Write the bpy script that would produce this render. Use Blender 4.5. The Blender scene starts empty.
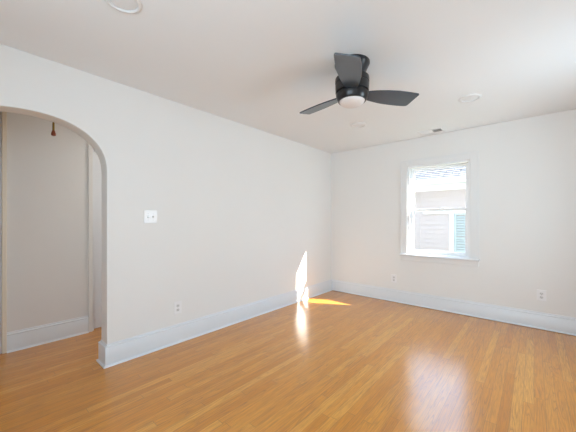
import bpy, bmesh, math, random
from mathutils import Vector, Matrix
random.seed(7)
S = bpy.context.scene
COL = S.collection
PI = math.pi

# ------------------------------------------------------------------ camera
H = 2.44            # ceiling height
Y = 4.334           # far wall plane
RX = 3.75           # right wall plane
BY = -0.75          # rear wall plane
WT = 0.15           # wall thickness
cam_d = bpy.data.cameras.new('camera'); cam = bpy.data.objects.new('camera', cam_d); COL.objects.link(cam)
cam.location = (2.736, 0, 1.233)
cam.rotation_euler = (PI/2, 0, math.radians(41))
cam_d.sensor_width = 36; cam_d.lens = 36*283/576
cam_d.shift_y = 5/576
cam_d.clip_start = 0.02
S.camera = cam

# ------------------------------------------------------------------ sky, sun, added daylight lamps, exposure
w = bpy.data.worlds.new('sky'); S.world = w; w.use_nodes = True
nt = w.node_tree; nt.nodes.clear()
wo = nt.nodes.new('ShaderNodeOutputWorld'); bg = nt.nodes.new('ShaderNodeBackground')
tc = nt.nodes.new('ShaderNodeTexCoord'); sp = nt.nodes.new('ShaderNodeSeparateXYZ'); cr = nt.nodes.new('ShaderNodeValToRGB')
cr.color_ramp.elements[0].position = 0.0; cr.color_ramp.elements[0].color = (0.80, 0.88, 1.0, 1)
cr.color_ramp.elements[1].position = 0.42; cr.color_ramp.elements[1].color = (0.50, 0.69, 1.0, 1)
nt.links.new(tc.outputs['Generated'], sp.inputs[0]); nt.links.new(sp.outputs['Z'], cr.inputs[0])
nt.links.new(cr.outputs[0], bg.inputs[0]); nt.links.new(bg.outputs[0], wo.inputs[0])
# hazy sky, brighter on the sun's side
vd = nt.nodes.new('ShaderNodeVectorMath'); vd.operation = 'DOT_PRODUCT'
vd.inputs[1].default_value = (0.45, 0.78, 0.43)
nt.links.new(tc.outputs['Generated'], vd.inputs[0])
mr = nt.nodes.new('ShaderNodeMapRange'); nt.links.new(vd.outputs['Value'], mr.inputs[0])
mr.inputs[1].default_value = 0.0; mr.inputs[2].default_value = 1.0; mr.inputs[3].default_value = 2.5; mr.inputs[4].default_value = 8.0
nt.links.new(mr.outputs[0], bg.inputs[1])

SUN = Vector((1.0, 0.552, 0.765)).normalized()
sd = bpy.data.lights.new('sun', 'SUN'); so = bpy.data.objects.new('sun', sd); COL.objects.link(so)
sd.energy = 28; sd.angle = math.radians(0.5); sd.color = (1.0, 0.95, 0.88)
so.rotation_euler = SUN.to_track_quat('Z', 'Y').to_euler(); so.location = (12, 9, 12)

def area(name, loc, rot, sx, sy, power, col=(0.93, 0.96, 1.0)):
    d = bpy.data.lights.new(name, 'AREA'); o = bpy.data.objects.new(name, d); COL.objects.link(o)
    d.shape = 'RECTANGLE'; d.size = sx; d.size_y = sy; d.energy = power; d.color = col
    o.location = loc; o.rotation_euler = rot
    return o
# unseen area lights added as daylight at the added rear and right-hand windows
area('added_daylight_rear_a', (1.90, BY-0.06, 1.39), (PI/2, 0, 0), 0.72, 1.2, 17, (0.68, 0.87, 1.0))
area('added_daylight_rear_b', (2.98, BY-0.06, 1.39), (PI/2, 0, 0), 0.72, 1.2, 17, (0.68, 0.87, 1.0))
dr = area('added_daylight_right', (RX-0.0, 2.8, 1.39), (PI/2, 0, PI/2), 0.72, 1.2, 16, (0.70, 0.88, 1.0))
dr.data.spread = math.radians(140)

S.view_settings.view_transform = 'Standard'; S.view_settings.look = 'None'
S.view_settings.gamma = 1; S.view_settings.use_curve_mapping = False
S.view_settings.exposure = 0.29
S.cycles.max_bounces = 10; S.cycles.diffuse_bounces = 8
S.cycles.sample_clamp_indirect = 6
S.cycles.use_denoising = True

# ------------------------------------------------------------------ helpers
def tag(o, label=None, cat=None, group=None, kind=None):
    if label: o['label'] = label
    if cat: o['category'] = cat
    if group: o['group'] = group
    if kind: o['kind'] = kind
    return o
def empty(name, loc=(0,0,0), rz=0, parent=None):
    o = bpy.data.objects.new(name, None); COL.objects.link(o)
    o.empty_display_size = 0.1
    o.location = loc; o.rotation_euler = (0, 0, rz)
    if parent: o.parent = parent
    return o
def obj(name, bm, m, parent=None, smooth=False, bevel=0, loc=None, segs=2):
    bmesh.ops.recalc_face_normals(bm, faces=bm.faces)
    me = bpy.data.meshes.new(name); bm.to_mesh(me); bm.free()
    me.materials.append(m)
    o = bpy.data.objects.new(name, me); COL.objects.link(o)
    if parent: o.parent = parent
    if loc: o.location = loc
    if smooth:
        for p in me.polygons: p.use_smooth = True
        try: me.set_sharp_from_angle(angle=math.radians(40))
        except Exception: pass
    if bevel:
        b = o.modifiers.new('bevel', 'BEVEL'); b.width = bevel; b.segments = segs; b.limit_method = 'ANGLE'
    return o
def struct(o):
    o['kind'] = 'structure'; return o
def box(bm, x0, x1, y0, y1, z0, z1):
    v = [bm.verts.new(p) for p in ((x0,y0,z0),(x1,y0,z0),(x1,y1,z0),(x0,y1,z0),(x0,y0,z1),(x1,y0,z1),(x1,y1,z1),(x0,y1,z1))]
    for f in ((0,3,2,1),(4,5,6,7),(0,1,5,4),(1,2,6,5),(2,3,7,6),(3,0,4,7)): bm.faces.new([v[i] for i in f])
    return bm
def B(*a):
    bm = bmesh.new()
    if isinstance(a[0], (list, tuple)):
        for q in a: box(bm, *q)
    else: box(bm, *a)
    return bm
def prism(pts, plane, c0, c1):
    """outline in a plane ('yz', 'xz', 'xy') extruded along the missing axis"""
    bm = bmesh.new()
    def P(u, v, c):
        return {'yz': (c, u, v), 'xz': (u, c, v), 'xy': (u, v, c)}[plane]
    a = [bm.verts.new(P(u, v, c0)) for u, v in pts]; b = [bm.verts.new(P(u, v, c1)) for u, v in pts]
    n = len(pts)
    bm.faces.new(a); bm.faces.new(b[::-1])
    for i in range(n): bm.faces.new((a[i], a[(i+1) % n], b[(i+1) % n], b[i]))
    return bm
def lathe(prof, seg=64, bm=None, c=(0,0)):
    bm = bm or bmesh.new(); rings = []
    for r, z in prof:
        if r < 1e-6: rings.append([bm.verts.new((c[0], c[1], z))]*seg)
        else: rings.append([bm.verts.new((c[0]+r*math.cos(2*PI*i/seg), c[1]+r*math.sin(2*PI*i/seg), z)) for i in range(seg)])
    for a, b in zip(rings, rings[1:]):
        for i in range(seg):
            j = (i+1) % seg
            f = []
            for v in (a[i], a[j], b[j], b[i]):
                if v not in f: f.append(v)
            if len(f) > 2:
                try: bm.faces.new(f)
                except ValueError: pass
    return bm
def sweep(path, prof, side=1):
    """profile (offset to the left of travel if side=1, z) swept along an xy path with mitred corners"""
    bm = bmesh.new(); n = len(path); P = [Vector(p) for p in path]; rings = []
    for i in range(n):
        d0 = (P[i]-P[i-1]).normalized() if i else None
        d1 = (P[i+1]-P[i]).normalized() if i < n-1 else None
        if d0 is None: d0 = d1
        if d1 is None: d1 = d0
        n0 = Vector((-d0.y, d0.x))*side; n1 = Vector((-d1.y, d1.x))*side
        m = (n0+n1).normalized(); m = m/max(m.dot(n0), 0.2)
        rings.append([bm.verts.new((P[i].x+m.x*o, P[i].y+m.y*o, z)) for o, z in prof])
    k = len(prof)
    for a, b in zip(rings, rings[1:]):
        for j in range(k): bm.faces.new((a[j], a[(j+1) % k], b[(j+1) % k], b[j]))
    bm.faces.new(rings[0][::-1]); bm.faces.new(rings[-1])
    return bm
def wall_holes(axis, c0, c1, u0, u1, z0, z1, holes):
    us = sorted({u0, u1, *[h[0] for h in holes], *[h[1] for h in holes]})
    zs = sorted({z0, z1, *[h[2] for h in holes], *[h[3] for h in holes]})
    bm = bmesh.new(); cache = {}
    def V(u, z, c):
        k = (u, z, c)
        if k not in cache: cache[k] = bm.verts.new((u, c, z) if axis == 'y' else (c, u, z))
        return cache[k]
    def solid(i, j):
        if i < 0 or j < 0 or i >= len(us)-1 or j >= len(zs)-1: return False
        mu, mz = (us[i]+us[i+1])/2, (zs[j]+zs[j+1])/2
        return not any(h[0] < mu < h[1] and h[2] < mz < h[3] for h in holes)
    for i in range(len(us)-1):
        for j in range(len(zs)-1):
            if not solid(i, j): continue
            a, b, c, d = (us[i], zs[j]), (us[i+1], zs[j]), (us[i+1], zs[j+1]), (us[i], zs[j+1])
            bm.faces.new([V(*p, c0) for p in (a, b, c, d)]); bm.faces.new([V(*p, c1) for p in (d, c, b, a)])
            for (p, q, di, dj) in ((a, b, 0, -1), (b, c, 1, 0), (c, d, 0, 1), (d, a, -1, 0)):
                if not solid(i+di, j+dj): bm.faces.new([V(*p, c0), V(*p, c1), V(*q, c1), V(*q, c0)])
    return bm

# ------------------------------------------------------------------ materials
def mat(name, col, rough=0.5, metal=0.0, spec=0.5, coat=0.0, bump=0.0, bscale=200.0, var=0.0, trans=0.0):
    m = bpy.data.materials.new(name); m.use_nodes = True; t = m.node_tree; b = t.nodes['Principled BSDF']
    b.inputs['Base Color'].default_value = (*col, 1); b.inputs['Roughness'].default_value = rough
    b.inputs['Metallic'].default_value = metal; b.inputs['Specular IOR Level'].default_value = spec
    b.inputs['Coat Weight'].default_value = coat; b.inputs['Coat Roughness'].default_value = 0.15
    c = t.nodes.new('ShaderNodeTexCoord'); n = t.nodes.new('ShaderNodeTexNoise')
    n.inputs['Scale'].default_value = bscale; n.inputs['Detail'].default_value = 3
    t.links.new(c.outputs['Object'], n.inputs['Vector'])
    if bump:
        bp = t.nodes.new('ShaderNodeBump'); bp.inputs['Strength'].default_value = bump; bp.inputs['Distance'].default_value = 0.001
        t.links.new(n.outputs[0], bp.inputs['Height']); t.links.new(bp.outputs[0], b.inputs['Normal'])
    if var:
        n2 = t.nodes.new('ShaderNodeTexNoise'); n2.inputs['Scale'].default_value = 1.3
        t.links.new(c.outputs['Object'], n2.inputs['Vector'])
        mx = t.nodes.new('ShaderNodeMix'); mx.data_type = 'RGBA'
        mx.inputs[6].default_value = (*[k*(1-var) for k in col], 1); mx.inputs[7].default_value = (*[min(1, k*(1+var)) for k in col], 1)
        t.links.new(n2.outputs[0], mx.inputs[0]); t.links.new(mx.outputs[2], b.inputs['Base Color'])
    return m
M_wall = mat('wall_paint', (0.83, 0.825, 0.81), 0.55, spec=0.35, bump=0.25, bscale=120, var=0.012)
M_ceil = mat('ceiling_paint', (0.84, 0.865, 0.885), 0.85, spec=0.2, bump=0.3, bscale=150, var=0.012)
M_trim = mat('trim_paint', (0.76, 0.785, 0.815), 0.30, spec=0.5, bump=0.04, bscale=60)
M_hall = mat('hall_paint', (0.78, 0.77, 0.755), 0.6, spec=0.3, bump=0.25, bscale=120, var=0.012)
M_cream = mat('cream_paint', (0.80, 0.72, 0.60), 0.45, bump=0.05)
M_tan = mat('tan_paint', (0.55, 0.42, 0.26), 0.5, bump=0.05)
M_vinyl = mat('white_vinyl', (0.86, 0.87, 0.88), 0.3, bump=0.03, bscale=40)
M_plate = mat('white_plastic', (0.90, 0.90, 0.91), 0.25)
M_ltrim = mat('light_trim', (0.80, 0.81, 0.82), 0.5)
M_slot = mat('dark_slot', (0.05, 0.05, 0.05), 0.6)
M_sock = mat('socket_plastic', (0.72, 0.72, 0.72), 0.3)
M_fan = mat('black_metal', (0.012, 0.012, 0.014), 0.28, spec=0.45, bump=0.05, bscale=300)
M_blade = mat('charcoal_blade', (0.038, 0.055, 0.078), 0.34, spec=0.6, coat=0.5, bump=0.1, bscale=120)
M_lens = mat('frosted_lens', (0.82, 0.78, 0.77), 0.35, coat=0.3)
M_screw = mat('screw_metal', (0.6, 0.6, 0.6), 0.3, metal=1)
M_copper = mat('copper_knob', (0.26, 0.07, 0.035), 0.3, metal=0.6)
M_brass = mat('brass_rod', (0.30, 0.19, 0.05), 0.4, metal=0.7)
M_siding = mat('siding_paint', (0.47, 0.405, 0.39), 0.6, bump=0.2, bscale=40, var=0.02)
M_fascia = mat('fascia_paint', (0.85, 0.85, 0.87), 0.5)
M_shut = mat('shutter_paint', (0.42, 0.48, 0.475), 0.5)
M_shade = mat('shade_fabric', (0.8, 0.78, 0.74), 0.8)
M_ground = mat('grass_ground', (0.13, 0.17, 0.06), 0.95, bump=0.6, bscale=30, var=0.2)
M_strike = mat('nickel', (0.6, 0.58, 0.55), 0.3, metal=1)

def glass_mat():
    m = bpy.data.materials.new('window_glass'); m.use_nodes = True; t = m.node_tree; t.nodes.clear()
    o = t.nodes.new('ShaderNodeOutputMaterial'); mx = t.nodes.new('ShaderNodeMixShader')
    tr = t.nodes.new('ShaderNodeBsdfTransparent'); gl = t.nodes.new('ShaderNodeBsdfGlossy'); fr = t.nodes.new('ShaderNodeFresnel')
    gl.inputs['Roughness'].default_value = 0.0; fr.inputs[0].default_value = 1.45
    tr.inputs[0].default_value = (0.97, 0.985, 0.98, 1)
    mx.inputs[0].default_value = 0.06
    t.links.new(tr.outputs[0], mx.inputs[1]); t.links.new(gl.outputs[0], mx.inputs[2]); t.links.new(mx.outputs[0], o.inputs[0])
    return m
M_glass = glass_mat()

def floor_mat():
    m = bpy.data.materials.new('oak_strip_floor'); m.use_nodes = True; t = m.node_tree; b = t.nodes['Principled BSDF']; L = t.links.new
    def N(k): return t.nodes.new('ShaderNode'+k)
    def math_(op, a, bb=None, c=None):
        n = N('Math'); n.operation = op
        for i, v in enumerate((a, bb, c)):
            if v is None: continue
            if isinstance(v, (int, float)): n.inputs[i].default_value = v
            else: L(v, n.inputs[i])
        return n.outputs[0]
    tc = N('TexCoord'); sx = N('SeparateXYZ'); L(tc.outputs['Object'], sx.inputs[0])
    X, Yc = sx.outputs[0], sx.outputs[1]
    Wd = 0.057
    u = math_('DIVIDE', X, Wd); row = math_('FLOOR', u); fu = math_('FRACT', u)
    wn = N('TexWhiteNoise'); wn.noise_dimensions = '1D'; L(row, wn.inputs['W'])
    v = math_('MULTIPLY_ADD', Yc, 1/1.35, math_('MULTIPLY', wn.outputs['Value'], 9.0)); brd = math_('FLOOR', v); fv = math_('FRACT', v)
    cmb = N('CombineXYZ'); L(row, cmb.inputs[0]); L(brd, cmb.inputs[1])
    w2 = N('TexWhiteNoise'); w2.noise_dimensions = '2D'; L(cmb.outputs[0], w2.inputs['Vector'])
    pid = w2.outputs['Value']
    # seams
    du = math_('MINIMUM', fu, math_('SUBTRACT', 1.0, fu)); dv = math_('MINIMUM', fv, math_('SUBTRACT', 1.0, fv))
    su = math_('LESS_THAN', du, 0.018); sv = math_('LESS_THAN', dv, 0.0012); seam = math_('MAXIMUM', su, sv)
    # fine pores, running along the board
    g = N('CombineXYZ'); L(math_('MULTIPLY', X, 140.0), g.inputs[0]); L(math_('MULTIPLY', Yc, 7.0), g.inputs[1]); L(math_('MULTIPLY', pid, 40.0), g.inputs[2])
    n1 = N('TexNoise'); n1.inputs['Scale'].default_value = 1.0; n1.inputs['Detail'].default_value = 5; n1.inputs['Roughness'].default_value = 0.65; L(g.outputs[0], n1.inputs['Vector'])
    # cathedral figure
    g2 = N('CombineXYZ'); L(math_('MULTIPLY', X, 20.0), g2.inputs[0]); L(math_('MULTIPLY', Yc, 1.1), g2.inputs[1]); L(math_('MULTIPLY', pid, 60.0), g2.inputs[2])
    n2 = N('TexNoise'); n2.inputs['Scale'].default_value = 1.0; n2.inputs['Detail'].default_value = 1; n2.inputs['Distortion'].default_value = 0.25; L(g2.outputs[0], n2.inputs['Vector'])
    rings = math_('FRACT', math_('MULTIPLY', n2.outputs[0], 11.0))
    rl = N('ValToRGB'); L(rings, rl.inputs[0])
    e = rl.color_ramp.elements; e[0].position = 0.0; e[0].color = (1,1,1,1); e[1].position = 0.34; e[1].color = (0,0,0,1)
    k = rl.color_ramp.elements.new(1.0); k.color = (0.25,0.25,0.25,1)
    # board tone
    tone = N('ValToRGB'); L(pid, tone.inputs[0]); e = tone.color_ramp.elements
    e[0].position = 0.0; e[0].color = (0.60, 0.215, 0.014, 1); e[1].position = 1.0; e[1].color = (0.80, 0.375, 0.06, 1)
    for p, c in ((0.25, (0.66, 0.255, 0.020, 1)), (0.6, (0.70, 0.280, 0.028, 1)), (0.85, (0.73, 0.31, 0.036, 1))):
        k = tone.color_ramp.elements.new(p); k.color = c
    def mix(f, a, bcol, mode='MIX'):
        n = N('Mix'); n.data_type = 'RGBA'; n.blend_type = mode
        if isinstance(f, (int, float)): n.inputs[0].default_value = f
        else: L(f, n.inputs[0])
        for i, q in ((6, a), (7, bcol)):
            if isinstance(q, tuple): n.inputs[i].default_value = q
            else: L(q, n.inputs[i])
        return n.outputs[2]
    n5 = N('TexNoise'); n5.inputs['Scale'].default_value = 1.0; g5 = N('CombineXYZ'); L(math_('MULTIPLY', X, 9.0), g5.inputs[0]); L(math_('MULTIPLY', Yc, 1.6), g5.inputs[1]); L(pid, g5.inputs[2]); L(g5.outputs[0], n5.inputs['Vector'])
    m5 = N('MapRange'); L(n5.outputs[0], m5.inputs[0]); m5.inputs[1].default_value = 0.38; m5.inputs[2].default_value = 0.62; m5.inputs[3].default_value = 0.15; m5.inputs[4].default_value = 0.80
    c1 = mix(math_('MULTIPLY', rl.outputs[0], m5.outputs[0]), tone.outputs[0], (0.32, 0.110, 0.022, 1))
    pm = N('MapRange'); L(n1.outputs[0], pm.inputs[0]); pm.inputs[1].default_value = 0.42; pm.inputs[2].default_value = 0.68; pm.inputs[3].default_value = 0.0; pm.inputs[4].default_value = 0.55
    c2 = mix(pm.outputs[0], c1, (0.30, 0.115, 0.018, 1))
    # large soft wear variation
    n3 = N('TexNoise'); n3.inputs['Scale'].default_value = 1.6; L(tc.outputs['Object'], n3.inputs['Vector'])
    c3 = mix(math_('MULTIPLY', n3.outputs[0], 0.18), c2, (0.74, 0.38, 0.10, 1))
    c4 = mix(math_('MULTIPLY', seam, 0.45), c3, (0.13, 0.055, 0.02, 1))
    L(c4, b.inputs['Base Color'])
    b.inputs['Specular IOR Level'].default_value = 0.15
    b.inputs['IOR'].default_value = 1.5
    b.inputs['Roughness'].default_value = 0.30
    b.inputs['Coat Weight'].default_value = 1.0; b.inputs['Coat Roughness'].default_value = 0.19; b.inputs['Coat IOR'].default_value = 1.45
    hm = math_('SUBTRACT', math_('MULTIPLY', n1.outputs[0], 0.25), math_('MULTIPLY', seam, 1.0))
    n4 = N('TexNoise'); n4.inputs['Scale'].default_value = 9.0; L(tc.outputs['Object'], n4.inputs['Vector'])
    h2 = math_('ADD', hm, math_('MULTIPLY', n4.outputs[0], 1.2))
    bp = N('Bump'); bp.inputs['Strength'].default_value = 0.35; bp.inputs['Distance'].default_value = 0.0012
    L(h2, bp.inputs['Height']); L(bp.outputs[0], b.inputs['Normal']); L(bp.outputs[0], b.inputs['Coat Normal'])
    return m
M_floor = floor_mat()

def shingle_mat():
    m = bpy.data.materials.new('asphalt_shingles'); m.use_nodes = True; t = m.node_tree; b = t.nodes['Principled BSDF']; L = t.links.new
    tc = t.nodes.new('ShaderNodeTexCoord'); br = t.nodes.new('ShaderNodeTexBrick')
    mp = t.nodes.new('ShaderNodeMapping'); L(tc.outputs['Object'], mp.inputs[0])
    L(mp.outputs[0], br.inputs['Vector'])
    br.inputs['Color1'].default_value = (0.26, 0.25, 0.25, 1); br.inputs['Color2'].default_value = (0.12, 0.12, 0.125, 1); br.inputs['Mortar'].default_value = (0.04, 0.04, 0.04, 1)
    br.inputs['Scale'].default_value = 1.0; br.inputs['Brick Width'].default_value = 0.30; br.inputs['Row Height'].default_value = 0.14
    br.inputs['Mortar Size'].default_value = 0.012
    L(br.outputs[0], b.inputs['Base Color']); b.inputs['Roughness'].default_value = 0.9
    return m
M_roof = shingle_mat()

# ------------------------------------------------------------------ shell: floor, ceiling, walls
HX = -1.0          # hall wall plane
struct(obj('floor', B(-2.2, RX+WT, BY-WT, Y+WT, -0.12, 0), M_floor))
struct(obj('ceiling', B(-2.2, RX+WT, BY-WT, Y+WT, H, H+0.25), M_ceil))
# left wall with the arched opening
ac, aw, az, ar = 0.330, 0.475, 1.645, 0.385     # centre, half width, spring line, rise
N_ = 2.25
arch = []
for i in range(49):
    a = PI*i/48
    cx_, sz_ = math.cos(a), math.sin(a)
    arch.append((ac + aw*math.copysign(abs(cx_)**(2/N_), cx_), az + ar*abs(sz_)**(2/N_)))
outl = [(Y, 0), (Y, H), (BY, H), (BY, 0), (ac-aw, 0)] + arch[::-1] + [(ac+aw, 0)]
wl = struct(obj('wall_left', prism(outl, 'yz', -WT, 0), M_wall, bevel=0.006))
# far wall with the window opening
WX0, WX1, WZ0, WZ1 = 1.319, 2.110, 0.745, 2.030
struct(obj('wall_far', wall_holes('y', Y, Y+WT, -WT, RX+WT, 0, H, [(WX0, WX1, WZ0, WZ1)]), M_wall))
struct(obj('wall_rear', wall_holes('y', BY-WT, BY, -2.2, RX+WT, 0, H, [(1.505, 2.296, WZ0, WZ1), (2.585, 3.376, WZ0, WZ1)]), M_wall))
struct(obj('wall_right', wall_holes('x', RX, RX+WT, BY, Y, 0, H, [(2.405, 3.196, WZ0, WZ1)]), M_wall))
# hall beyond the arch
D1 = (0.954, 1.77)     # hall door opening along y
D2 = (-0.60, 0.240)
struct(obj('wall_hall', wall_holes('x', HX-0.12, HX, BY, 2.6, 0, H, [(D1[0], D1[1], -0.01, 2.05), (D2[0], D2[1], -0.01, 2.32)]), M_hall))
struct(obj('wall_hall_end', B(HX-0.12, -WT, 2.6, 2.72, 0, H), M_hall))
struct(obj('wall_hall_outer', B(HX-0.9, HX-0.78, BY, 2.72, 0, H), M_cream))

BASE = [(0,0), (0.032,0), (0.032,0.004), (0.029,0.010), (0.024,0.013), (0.017,0.014), (0.017,0.152), (0.014,0.156),
        (0.019,0.159), (0.019,0.164), (0.013,0.169), (0.006,0.172), (0.004,0.184), (0,0.186)]
struct(obj('baseboard_left', sweep([(0, Y), (0, ac+aw), (-WT, ac+aw), (-WT, 2.6)], BASE, side=1), M_trim, smooth=True))
struct(obj('baseboard_far', sweep([(RX, Y), (0, Y)], [(o, z+0.005) for o, z in BASE], side=1), M_trim, smooth=True))
struct(obj('baseboard_right', sweep([(RX, BY), (RX, Y)], BASE, side=1), M_trim, smooth=True))
struct(obj('baseboard_rear', sweep([(0, BY), (RX, BY)], BASE, side=1), M_trim, smooth=True))
struct(obj('baseboard_hall', sweep([(HX, D1[0]-0.040), (HX, D2[1]+0.032)], BASE, side=1), M_trim, smooth=True))
struct(obj('baseboard_arch', sweep([(-WT, BY), (-WT, ac-aw), (0, ac-aw), (0, BY)], BASE, side=1), M_trim, smooth=True))

# ------------------------------------------------------------------ hall doors
def door(n, y0, y1, slab_m, hinge, cw=0.066, case_m=None, h=2.05):
    case_m = case_m or M_trim
    r = struct(empty('door_%d' % n, (HX, (y0+y1)/2, 0)))
    def P(name, b, m, bev=0.003, par=r):
        o = obj(name, b, m, bevel=bev); o.parent = par
        o.matrix_parent_inverse = Matrix.Translation(-r.location) if par == r else Matrix.Identity(4)
        return o
    P('casing', B((HX, HX+0.018, y0-cw, y0, 0, h+cw), (HX, HX+0.018, y1, y1+cw, 0, h+cw), (HX, HX+0.018, y0, y1, h, h+cw)), case_m)
    P('jamb', B((HX-0.12, HX-0.001, y0, y0+0.018, 0, h), (HX-0.12, HX-0.001, y1-0.018, y1, 0, h), (HX-0.12, HX-0.001, y0+0.018, y1-0.018, h-0.018, h)), M_trim)
    s0, s1 = y0+0.021, y1-0.021
    sx0, sx1 = HX-0.075, HX-0.04
    slab = bmesh.new(); box(slab, sx0, sx1-0.006, s0, s1, 0.008, h-0.022)
    st = 0.11
    for a in ((s0, s0+st, 0.008, h-0.022), (s1-st, s1, 0.008, h-0.022), (s0+st, s1-st, 0.008, 0.24), (s0+st, s1-st, 0.95, 1.08), (s0+st, s1-st, h-0.14, h-0.022)):
        box(slab, sx1-0.006, sx1, *a)
    P('door_slab', slab, slab_m, 0.002)
    ky = s1-0.06 if hinge == 'low' else s0+0.06
    k = lathe([(0, 0), (0.03, 0), (0.03, 0.006), (0.011, 0.010), (0.010, 0.035), (0.024, 0.045), (0.027, 0.058), (0.02, 0.068), (0, 0.070)], 32)
    bmesh.ops.rotate(k, verts=k.verts, cent=(0,0,0), matrix=Matrix.Rotation(PI/2, 3, 'Y'))
    bmesh.ops.translate(k, verts=k.verts, vec=(sx1, ky, 0.95))
    P('door_knob', k, M_strike, 0)
    return r
door(1, D1[0], D1[1], M_trim, 'low', 0.040, M_hall)
door(2, D2[0], D2[1], M_tan, 'low', 0.032, M_cream, 2.32)

# ------------------------------------------------------------------ windows (double hung)
def window(n, cx, cy, rz, shade=False):
    """local x along the wall, local +y outwards, wall face at y=0"""
    r = struct(empty('window_%d' % n, (cx, cy, 0), rz))
    W = (WX1-WX0)/2
    cw = 0.098
    def ring(b, x0, x1, z0, z1, t, y0, y1, tb=None, tt=None):
        tb = t if tb is None else tb; tt = t if tt is None else tt
        box(b, x0, x0+t, y0, y1, z0, z1); box(b, x1-t, x1, y0, y1, z0, z1)
        box(b, x0+t, x1-t, y0, y1, z0, z0+tb); box(b, x0+t, x1-t, y0, y1, z1-tt, z1)
    # casing: two side boards and a head board with a raised outer bead
    c = bmesh.new()
    for s in (-1, 1):
        x0, x1 = sorted((s*W, s*(W+cw)))
        box(c, x0, x1, -0.018, 0, WZ0, WZ1+cw)
    box(c, -W, W, -0.018, 0, WZ1, WZ1+cw)
    obj('casing', c, M_wall_trim, r, bevel=0.003)
    bd = bmesh.new()
    for s in (-1, 1):
        x0, x1 = sorted((s*(W+cw-0.016), s*(W+cw+0.002)))
        box(bd, x0, x1, -0.022, -0.018, WZ0, WZ1+cw+0.002)
    box(bd, -W-cw+0.016, W+cw-0.016, -0.022, -0.018, WZ1+cw-0.016, WZ1+cw+0.002)
    obj('casing_bead', bd, M_wall_trim, r, bevel=0.003)
    obj('window_stool', B(-W-cw-0.004, W+cw+0.006, -0.050, 0.055, WZ0-0.026, WZ0), M_trim, r, bevel=0.006, segs=3)
    obj('window_apron', B(-W-cw+0.004, W+cw-0.004, -0.016, 0, WZ0-0.096, WZ0-0.026), M_wall_trim, r, bevel=0.003)
    # frame lining the opening
    f = bmesh.new(); ring(f, -W, W, WZ0, WZ1, 0.024, 0.0, WT+0.01, tb=0.012, tt=0.02)
    box(f, -W+0.024, -W+0.036, 0.044, 0.056, WZ0+0.012, WZ1-0.02); box(f, W-0.036, W-0.024, 0.044, 0.056, WZ0+0.012, WZ1-0.02)
    obj('window_frame', f, M_vinyl, r, bevel=0.002)
    mid = 1.392
    s = bmesh.new(); ring(s, -W+0.026, W-0.026, WZ0+0.014, mid+0.018, 0.040, 0.058, 0.088, tb=0.052, tt=0.032)
    lo = obj('lower_sash', s, M_vinyl, r, bevel=0.004)
    obj('glass_pane', B(-W+0.060, W-0.060, 0.070, 0.074, WZ0+0.06, mid-0.010), M_glass, lo)
    s = bmesh.new(); ring(s, -W+0.026, W-0.026, mid-0.018, WZ1-0.022, 0.040, 0.092, 0.122, tb=0.034, tt=0.036)
    up = obj('upper_sash', s, M_vinyl, r, bevel=0.004)
    obj('glass_pane', B(-W+0.060, W-0.060, 0.106, 0.110, mid+0.010, WZ1-0.054), M_glass, up)
    k = B((0.03, 0.09, 0.046, 0.075, mid+0.018, mid+0.026), (0.045, 0.075, 0.050, 0.068, mid+0.026, mid+0.036), (0.05, 0.085, 0.040, 0.052, mid+0.026, mid+0.033))
    obj('sash_lock', k, M_vinyl, lo, bevel=0.002)
    # outside trim
    e = bmesh.new()
    ring(e, -W-0.11, W+0.11, WZ0-0.06, WZ1+0.11, 0.09, WT+0.0, WT+0.022, tb=0.06, tt=0.09)
    obj('outer_trim', e, M_fascia, r, bevel=0.003)
    if shade:
        sh = B(-W+0.026, W-0.026, 0.036, 0.039, WZ0+0.03, WZ1-0.05)
        box(sh, -W+0.026, W-0.026, 0.030, 0.043, WZ0+0.012, WZ0+0.03)
        obj('sun_block_shade', sh, M_shade, r)  # added to keep the sun out of this unseen window
    return r
M_wall_trim = mat('casing_paint', (0.81, 0.815, 0.815), 0.4, bump=0.05, bscale=80)
window(1, (WX0+WX1)/2, Y, 0)
window(2, 1.9005, BY, PI)  # added behind the camera to carry daylight into the room
window(3, 2.9805, BY, PI)  # second unseen rear window, also added for its daylight
window(4, RX, 2.8005, -PI/2, shade=True)  # added out of view for daylight from the right; drawn shade blocks the sun

# ------------------------------------------------------------------ outside: ground and the neighbouring house
struct(obj('ground', B(-14, 18, Y+WT+0.01, 26, -0.6, -0.35), M_ground))
NY = 7.75
hs = empty('neighboring_house', (1.0, NY, -0.35))
tag(hs, 'pale clapboard house with grey shingle roof seen through the window', 'house')
def HP(name, bm, m, par=None, **k):
    bmesh.ops.translate(bm, verts=bm.verts, vec=(-1.0, -NY, 0.35))
    return obj(name, bm, m, par or hs, **k)
# lapped clapboards as one sawtooth mesh
lap = 0.115; zs = []; z = -0.35
prof = []
while z < 2.12:
    prof.append((NY-0.018, z)); prof.append((NY-0.004, min(z+lap, 2.13))); z += lap
prof += [(NY+0.1, 2.13), (NY+0.1, -0.35)]
HP('clapboard_wall', prism(prof, 'yz', -5, 8), M_siding)
HP('fascia', B((-5.3, 8.3, NY-0.40, NY-0.37, 2.10, 2.24), (-5.3, 8.3, NY-0.37, NY+0.0, 2.13, 2.15)), M_fascia)
HP('gutter', prism([(NY-0.50, 2.24), (NY-0.50, 2.16), (NY-0.47, 2.11), (NY-0.40, 2.10), (NY-0.40, 2.225), (NY-0.41, 2.225), (NY-0.41, 2.12), (NY-0.465, 2.125), (NY-0.485, 2.165), (NY-0.485, 2.225)], 'yz', -5.3, 8.3), M_fascia)
HP('frieze_board', B(-5, 8, NY-0.03, NY-0.0, 1.99, 2.13), M_fascia)
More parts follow.
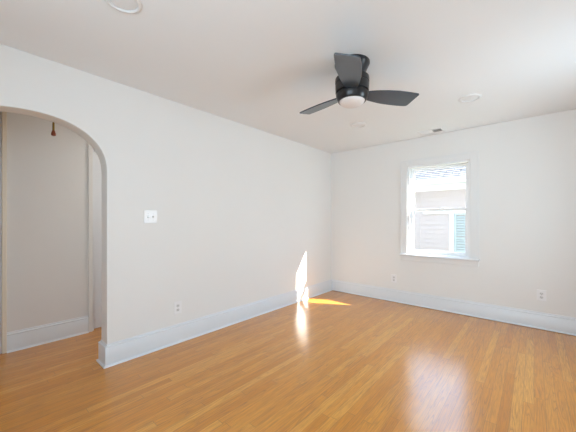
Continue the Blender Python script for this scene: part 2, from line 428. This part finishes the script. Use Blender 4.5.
# roof built flat then pitched, stepped courses
rb = bmesh.new()
pitch = math.radians(27); c_, s_ = math.cos(pitch), math.sin(pitch)
prof = []; nC = 34; ex = 0.14
for i in range(nC):
    prof.append((i*ex, 0.014)); prof.append(((i+1)*ex, 0.004))
prof += [(nC*ex, -0.03), (0, -0.03)]
rbm = prism(prof, 'yz', -6.4, 7.4)
ro = obj('roof', rbm, M_roof, hs); ro.location = (0, -0.44, 2.25+0.35); ro.rotation_euler = (pitch, 0, 0)
back = B(-6.4, 7.4, 0, nC*ex, -0.03, 0.004)
rr = obj('rear_roof', back, M_roof, hs); rr.location = (0, -0.44+2*nC*ex*c_, 2.25+0.35); rr.rotation_euler = (pitch, 0, PI)
rr.location.x = 1.0
# neighbour's window with a louvred shutter
HP('corner_trim', B(1.19, 1.285, NY-0.045, NY-0.015, 0.2, 1.52), M_fascia, bevel=0.003)
HP('window_header', B(0.6, 2.95, NY-0.05, NY-0.015, 1.41, 1.48), M_fascia, bevel=0.003)
sb = bmesh.new()
box(sb, 1.30, 1.335, NY-0.060, NY-0.02, 0.25, 1.43); box(sb, 1.60, 1.635, NY-0.060, NY-0.02, 0.25, 1.43)
box(sb, 1.335, 1.60, NY-0.060, NY-0.02, 1.38, 1.43); box(sb, 1.335, 1.60, NY-0.060, NY-0.02, 0.25, 0.31); box(sb, 1.335, 1.60, NY-0.060, NY-0.02, 0.80, 0.85)
shf = HP('shutter', sb, M_shut, bevel=0.003)
lv = bmesh.new()
z = 0.32
while z < 1.36:
    if not (0.76 < z < 0.86):
        v = [lv.verts.new(p) for p in ((1.335, NY-0.056, z), (1.60, NY-0.056, z), (1.60, NY-0.024, z+0.045), (1.335, NY-0.024, z+0.045),
                                       (1.335, NY-0.050, z-0.006), (1.60, NY-0.050, z-0.006), (1.60, NY-0.018, z+0.039), (1.335, NY-0.018, z+0.039))]
        for f in ((0,1,2,3),(7,6,5,4),(0,4,5,1),(1,5,6,2),(2,6,7,3),(3,7,4,0)): lv.faces.new([v[i] for i in f])
    z += 0.062
HP('louvres', lv, M_shut, shf)
HP('window_glass', B(1.70, 2.70, NY-0.03, NY-0.02, 0.25, 1.43), mat('dark_glass', (0.05, 0.07, 0.08), 0.08))
HP('window_surround', B((1.64, 1.70, NY-0.05, NY-0.015, 0.2, 1.44), (2.70, 2.76, NY-0.05, NY-0.015, 0.2, 1.44), (1.64, 2.76, NY-0.05, NY-0.015, 0.18, 0.25)), M_fascia)

# ------------------------------------------------------------------ ceiling fan
FX, FY = 1.680, 1.965
fan = empty('ceiling_fan', (FX, FY, H))
tag(fan, 'black flush mount ceiling fan with three charcoal blades and white light', 'ceiling fan')
obj('canopy', lathe([(0, 0), (0.132, 0), (0.132, -0.010), (0.125, -0.022), (0.112, -0.052), (0.100, -0.080), (0.094, -0.108), (0, -0.108)]), M_fan, fan, smooth=True)
obj('motor_housing', lathe([(0, -0.108), (0.118, -0.108), (0.127, -0.114), (0.129, -0.128), (0.128, -0.150), (0.124, -0.153), (0.124, -0.158), (0.128, -0.161),
     (0.125, -0.218), (0, -0.218)]), M_fan, fan, smooth=True)
obj('flywheel', lathe([(0, -0.218), (0.110, -0.218), (0.110, -0.232), (0, -0.232)]), M_fan, fan, smooth=True)
obj('light_ring', lathe([(0, -0.232), (0.121, -0.232), (0.122, -0.238), (0.119, -0.254), (0.113, -0.275), (0.104, -0.288), (0.096, -0.288), (0.094, -0.280), (0, -0.280)]), M_fan, fan, smooth=True)
pr = [(0.0945, -0.276)] + [(0.0945*math.cos(a), -0.286-0.042*math.sin(a)) for a in [i*PI/2/14 for i in range(15)]]
obj('light_lens', lathe([(0, -0.276)]+pr[:-1]+[(0, -0.328)]), M_lens, fan, smooth=True)

def blade_mesh():
    lo, hi = [], []
    up = [(0.105, 0.040), (0.14, 0.052), (0.20, 0.066), (0.28, 0.079), (0.36, 0.083), (0.44, 0.084), (0.500, 0.080), (0.518, 0.074), (0.524, 0.064)]
    dn = [(0.537, -0.060), (0.538, -0.070), (0.530, -0.077), (0.510, -0.080), (0.44, -0.083), (0.36, -0.085), (0.28, -0.078), (0.20, -0.066), (0.14, -0.052), (0.105, -0.040)]
    out = up + dn
    bm = bmesh.new(); top = [bm.verts.new((x, y, 0.005)) for x, y in out]; bot = [bm.verts.new((x, y, -0.005)) for x, y in out]
    n = len(out)
    bm.faces.new(top); bm.faces.new(bot[::-1])
    for i in range(n): bm.faces.new((top[i], top[(i+1) % n], bot[(i+1) % n], bot[i]))
    return bm
bl = obj('blade', blade_mesh(), M_blade, fan, bevel=0.0025)
br = obj('blade_bracket', B((0.085, 0.165, -0.024, 0.024, 0.005, 0.010), (0.06, 0.115, -0.016, 0.016, -0.004, 0.010)), M_fan, bl, bevel=0.002)
zb = -0.228
for i, a in enumerate((-65.0, 53.5, 171.5)):
    if i == 0: b2, k2 = bl, br
    else:
        b2 = bl.copy(); k2 = br.copy(); COL.objects.link(b2); COL.objects.link(k2); b2.parent = fan; k2.parent = b2
    b2.matrix_local = Matrix.Translation((0, 0, zb)) @ Matrix.Rotation(math.radians(a), 4, 'Z') @ Matrix.Rotation(math.radians(-13), 4, 'X')

# ------------------------------------------------------------------ recessed ceiling lights
def downlight(x, y, label):
    r = empty('recessed_light', (x, y, H)); tag(r, label, 'ceiling light', 'recessed ceiling lights')
    return r
d0 = downlight(2.262, 3.268, 'white round recessed light nearest the far wall, right of the fan')
tr = obj('trim_ring', lathe([(0.072, -0.001), (0.072, -0.007), (0.078, -0.012), (0.088, -0.011), (0.095, -0.005), (0.096, 0.0)], 48), M_ltrim, d0, smooth=True)
ln = obj('light_lens', lathe([(0, -0.001), (0.068, -0.001), (0.068, -0.0035), (0, -0.0045)], 48), M_ltrim, d0, smooth=True)
for x, y, l in ((1.071, 3.267, 'white round recessed light in the ceiling just beyond and below the fan'),
                (1.038, 0.575, 'white round recessed light cut by the top edge, nearest the camera')):
    d = downlight(x, y, l)
    for c in (tr, ln):
        k = c.copy(); COL.objects.link(k); k.parent = d

# ------------------------------------------------------------------ ceiling vent
v = empty('ceiling_vent', (1.69, 4.13, H)); tag(v, 'white slotted air vent in the ceiling above the window', 'air vent')
g = bmesh.new()
for a in ((-0.155, -0.13, -0.075, 0.075), (0.13, 0.155, -0.075, 0.075), (-0.13, 0.13, -0.075, -0.052), (-0.13, 0.13, 0.052, 0.075)): box(g, a[0], a[1], a[2], a[3], -0.007, 0)
obj('vent_frame', g, M_ltrim, v, bevel=0.0015)
g = bmesh.new()
for i in range(7):
    y = -0.045+i*0.015
    vs = [g.verts.new(p) for p in ((-0.13, y, -0.001), (0.02, y, -0.001), (0.02, y+0.009, -0.007), (-0.13, y+0.009, -0.007))]
    g.faces.new(vs)
    vs = [g.verts.new(p) for p in ((0.03, y+0.009, -0.001), (0.13, y+0.009, -0.001), (0.13, y, -0.007), (0.03, y, -0.007))]
    g.faces.new(vs)
obj('vent_slats', g, M_ltrim, v)
obj('vent_duct', B(-0.13, 0.13, -0.052, 0.052, -0.0012, -0.0004), mat('duct_metal', (0.38, 0.38, 0.38), 0.8), v)

# ------------------------------------------------------------------ outlets and switch (local: plate face towards +x, y across, z up)
def oval(bm, cy, cz, ry, rz, x0, x1, seg=20):
    a = [bm.verts.new((x0, cy+ry*math.cos(2*PI*i/seg), cz+max(-rz, min(rz, ry*math.sin(2*PI*i/seg))))) for i in range(seg)]
    b = [bm.verts.new((x1, q.co.y, q.co.z)) for q in a]
    bm.faces.new(a); bm.faces.new(b[::-1])
    for i in range(seg): bm.faces.new((a[i], a[(i+1) % seg], b[(i+1) % seg], b[i]))
def outlet_parts(r):
    P = []
    pl = obj('cover_plate', B(0, 0.006, -0.040, 0.040, -0.062, 0.062), M_plate, r, bevel=0.002); P.append((pl, None))
    for s in (-1, 1):
        b = bmesh.new(); oval(b, 0, s*0.021, 0.0175, 0.0145, 0.005, 0.0082)
        sk = obj('socket', b, M_sock, r, bevel=0.0006)
        b = B((0.0080, 0.0086, -0.008, -0.0055, s*0.021-0.002, s*0.021+0.008), (0.0080, 0.0086, 0.0055, 0.008, s*0.021-0.002, s*0.021+0.006))
        oval(b, 0, s*0.021-0.0075, 0.0028, 0.0028, 0.0080, 0.0086, 10)
        hl = obj('socket_slots', b, M_slot, sk)
        P += [(sk, None), (hl, sk)]
    b = bmesh.new(); oval(b, 0, 0, 0.003, 0.003, 0.005, 0.0072, 12)
    P.append((obj('screw', b, M_screw, r), None))
    return P
o0 = empty('wall_outlet', (0, 1.436, 0.352), 0)
tag(o0, 'white duplex outlet on the left wall below the light switch', 'outlet', 'duplex wall outlets')
parts = outlet_parts(o0)
for loc, l in (((1.118, Y, 0.352), 'white duplex outlet on the far wall at the lower left of the window'),
               ((2.800, Y, 0.384), 'white duplex outlet on the far wall at the lower right of the window')):
    r = empty('wall_outlet', loc, -PI/2); tag(r, l, 'outlet', 'duplex wall outlets')
    mp = {}
    for o, par in parts:
        k = o.copy(); COL.objects.link(k); k.parent = mp[par] if par else r; mp[o] = k
sw = empty('light_switch', (0, 1.165, 1.272)); tag(sw, 'white two toggle light switch plate on the left wall beside the arch', 'light switch')
obj('cover_plate', B(0, 0.006, -0.060, 0.060, -0.060, 0.060), M_plate, sw, bevel=0.002)
for s, up in ((-1, -1), (1, 1)):
    fr = obj('toggle_slot', B(0.0055, 0.0068, s*0.023-0.006, s*0.023+0.006, -0.013, 0.013), M_sock, sw)
    tg = B(0, 0.016, -0.0045, 0.0045, -0.005, 0.005)
    bmesh.ops.rotate(tg, verts=tg.verts, cent=(0,0,0), matrix=Matrix.Rotation(math.radians(-28*up), 3, 'Y'))
    bmesh.ops.translate(tg, verts=tg.verts, vec=(0.005, s*0.023, 0))
    obj('toggle', tg, M_plate, sw, bevel=0.001)
for s in (-1, 1):
    for q in (-1, 1):
        b = bmesh.new(); oval(b, s*0.023, q*0.030, 0.003, 0.003, 0.005, 0.0072, 12); obj('screw', b, M_screw, sw)

# ------------------------------------------------------------------ pull cord in the hall
pc = empty('pull_cord', (-0.5, 0.533, H)); tag(pc, 'brass pull rod with a copper coloured knob hanging beyond the arch', 'pull cord')
obj('cord', lathe([(0, 0), (0.012, 0), (0.012, -0.004), (0.003, -0.006), (0.003, -0.33), (0, -0.33)], 16), M_brass, pc, smooth=True)
obj('rod', lathe([(0, -0.325), (0.006, -0.327), (0.008, -0.335), (0.0085, -0.40), (0, -0.40)], 20), M_brass, pc, smooth=True)
obj('knob', lathe([(0, -0.398), (0.010, -0.400), (0.013, -0.412), (0.017, -0.425), (0.018, -0.436), (0.014, -0.446), (0, -0.450)], 24), M_copper, pc, smooth=True)

# ------------------------------------------------------------------ unseen ceiling lamp added to brighten the hall beyond the arch
hl = empty('added_hall_lamp', (-0.55, 1.75, H)); tag(hl, 'added round flush ceiling lamp that brightens the hall, hidden above the arch', 'ceiling lamp')
obj('lamp_base', lathe([(0, 0), (0.13, 0), (0.13, -0.02), (0.12, -0.025), (0, -0.025)], 48), M_plate, hl, smooth=True)
me_ = mat('lamp_glass', (0.9, 0.85, 0.75), 0.4); me_.node_tree.nodes['Principled BSDF'].inputs['Emission Color'].default_value = (1, 0.80, 0.55, 1)
me_.node_tree.nodes['Principled BSDF'].inputs['Emission Strength'].default_value = 3
obj('lamp_shade', lathe([(0.118, -0.025)]+[(0.118*math.cos(a), -0.025-0.05*math.sin(a)) for a in [i*PI/20 for i in range(1, 10)]]+[(0, -0.075)], 48), me_, hl, smooth=True)
area('added_hall_light', (-0.55, 1.75, H-0.08), (0, 0, 0), 0.2, 0.2, 6.0, (1.0, 0.95, 0.88))  # added lamp light that lifts the hall walls
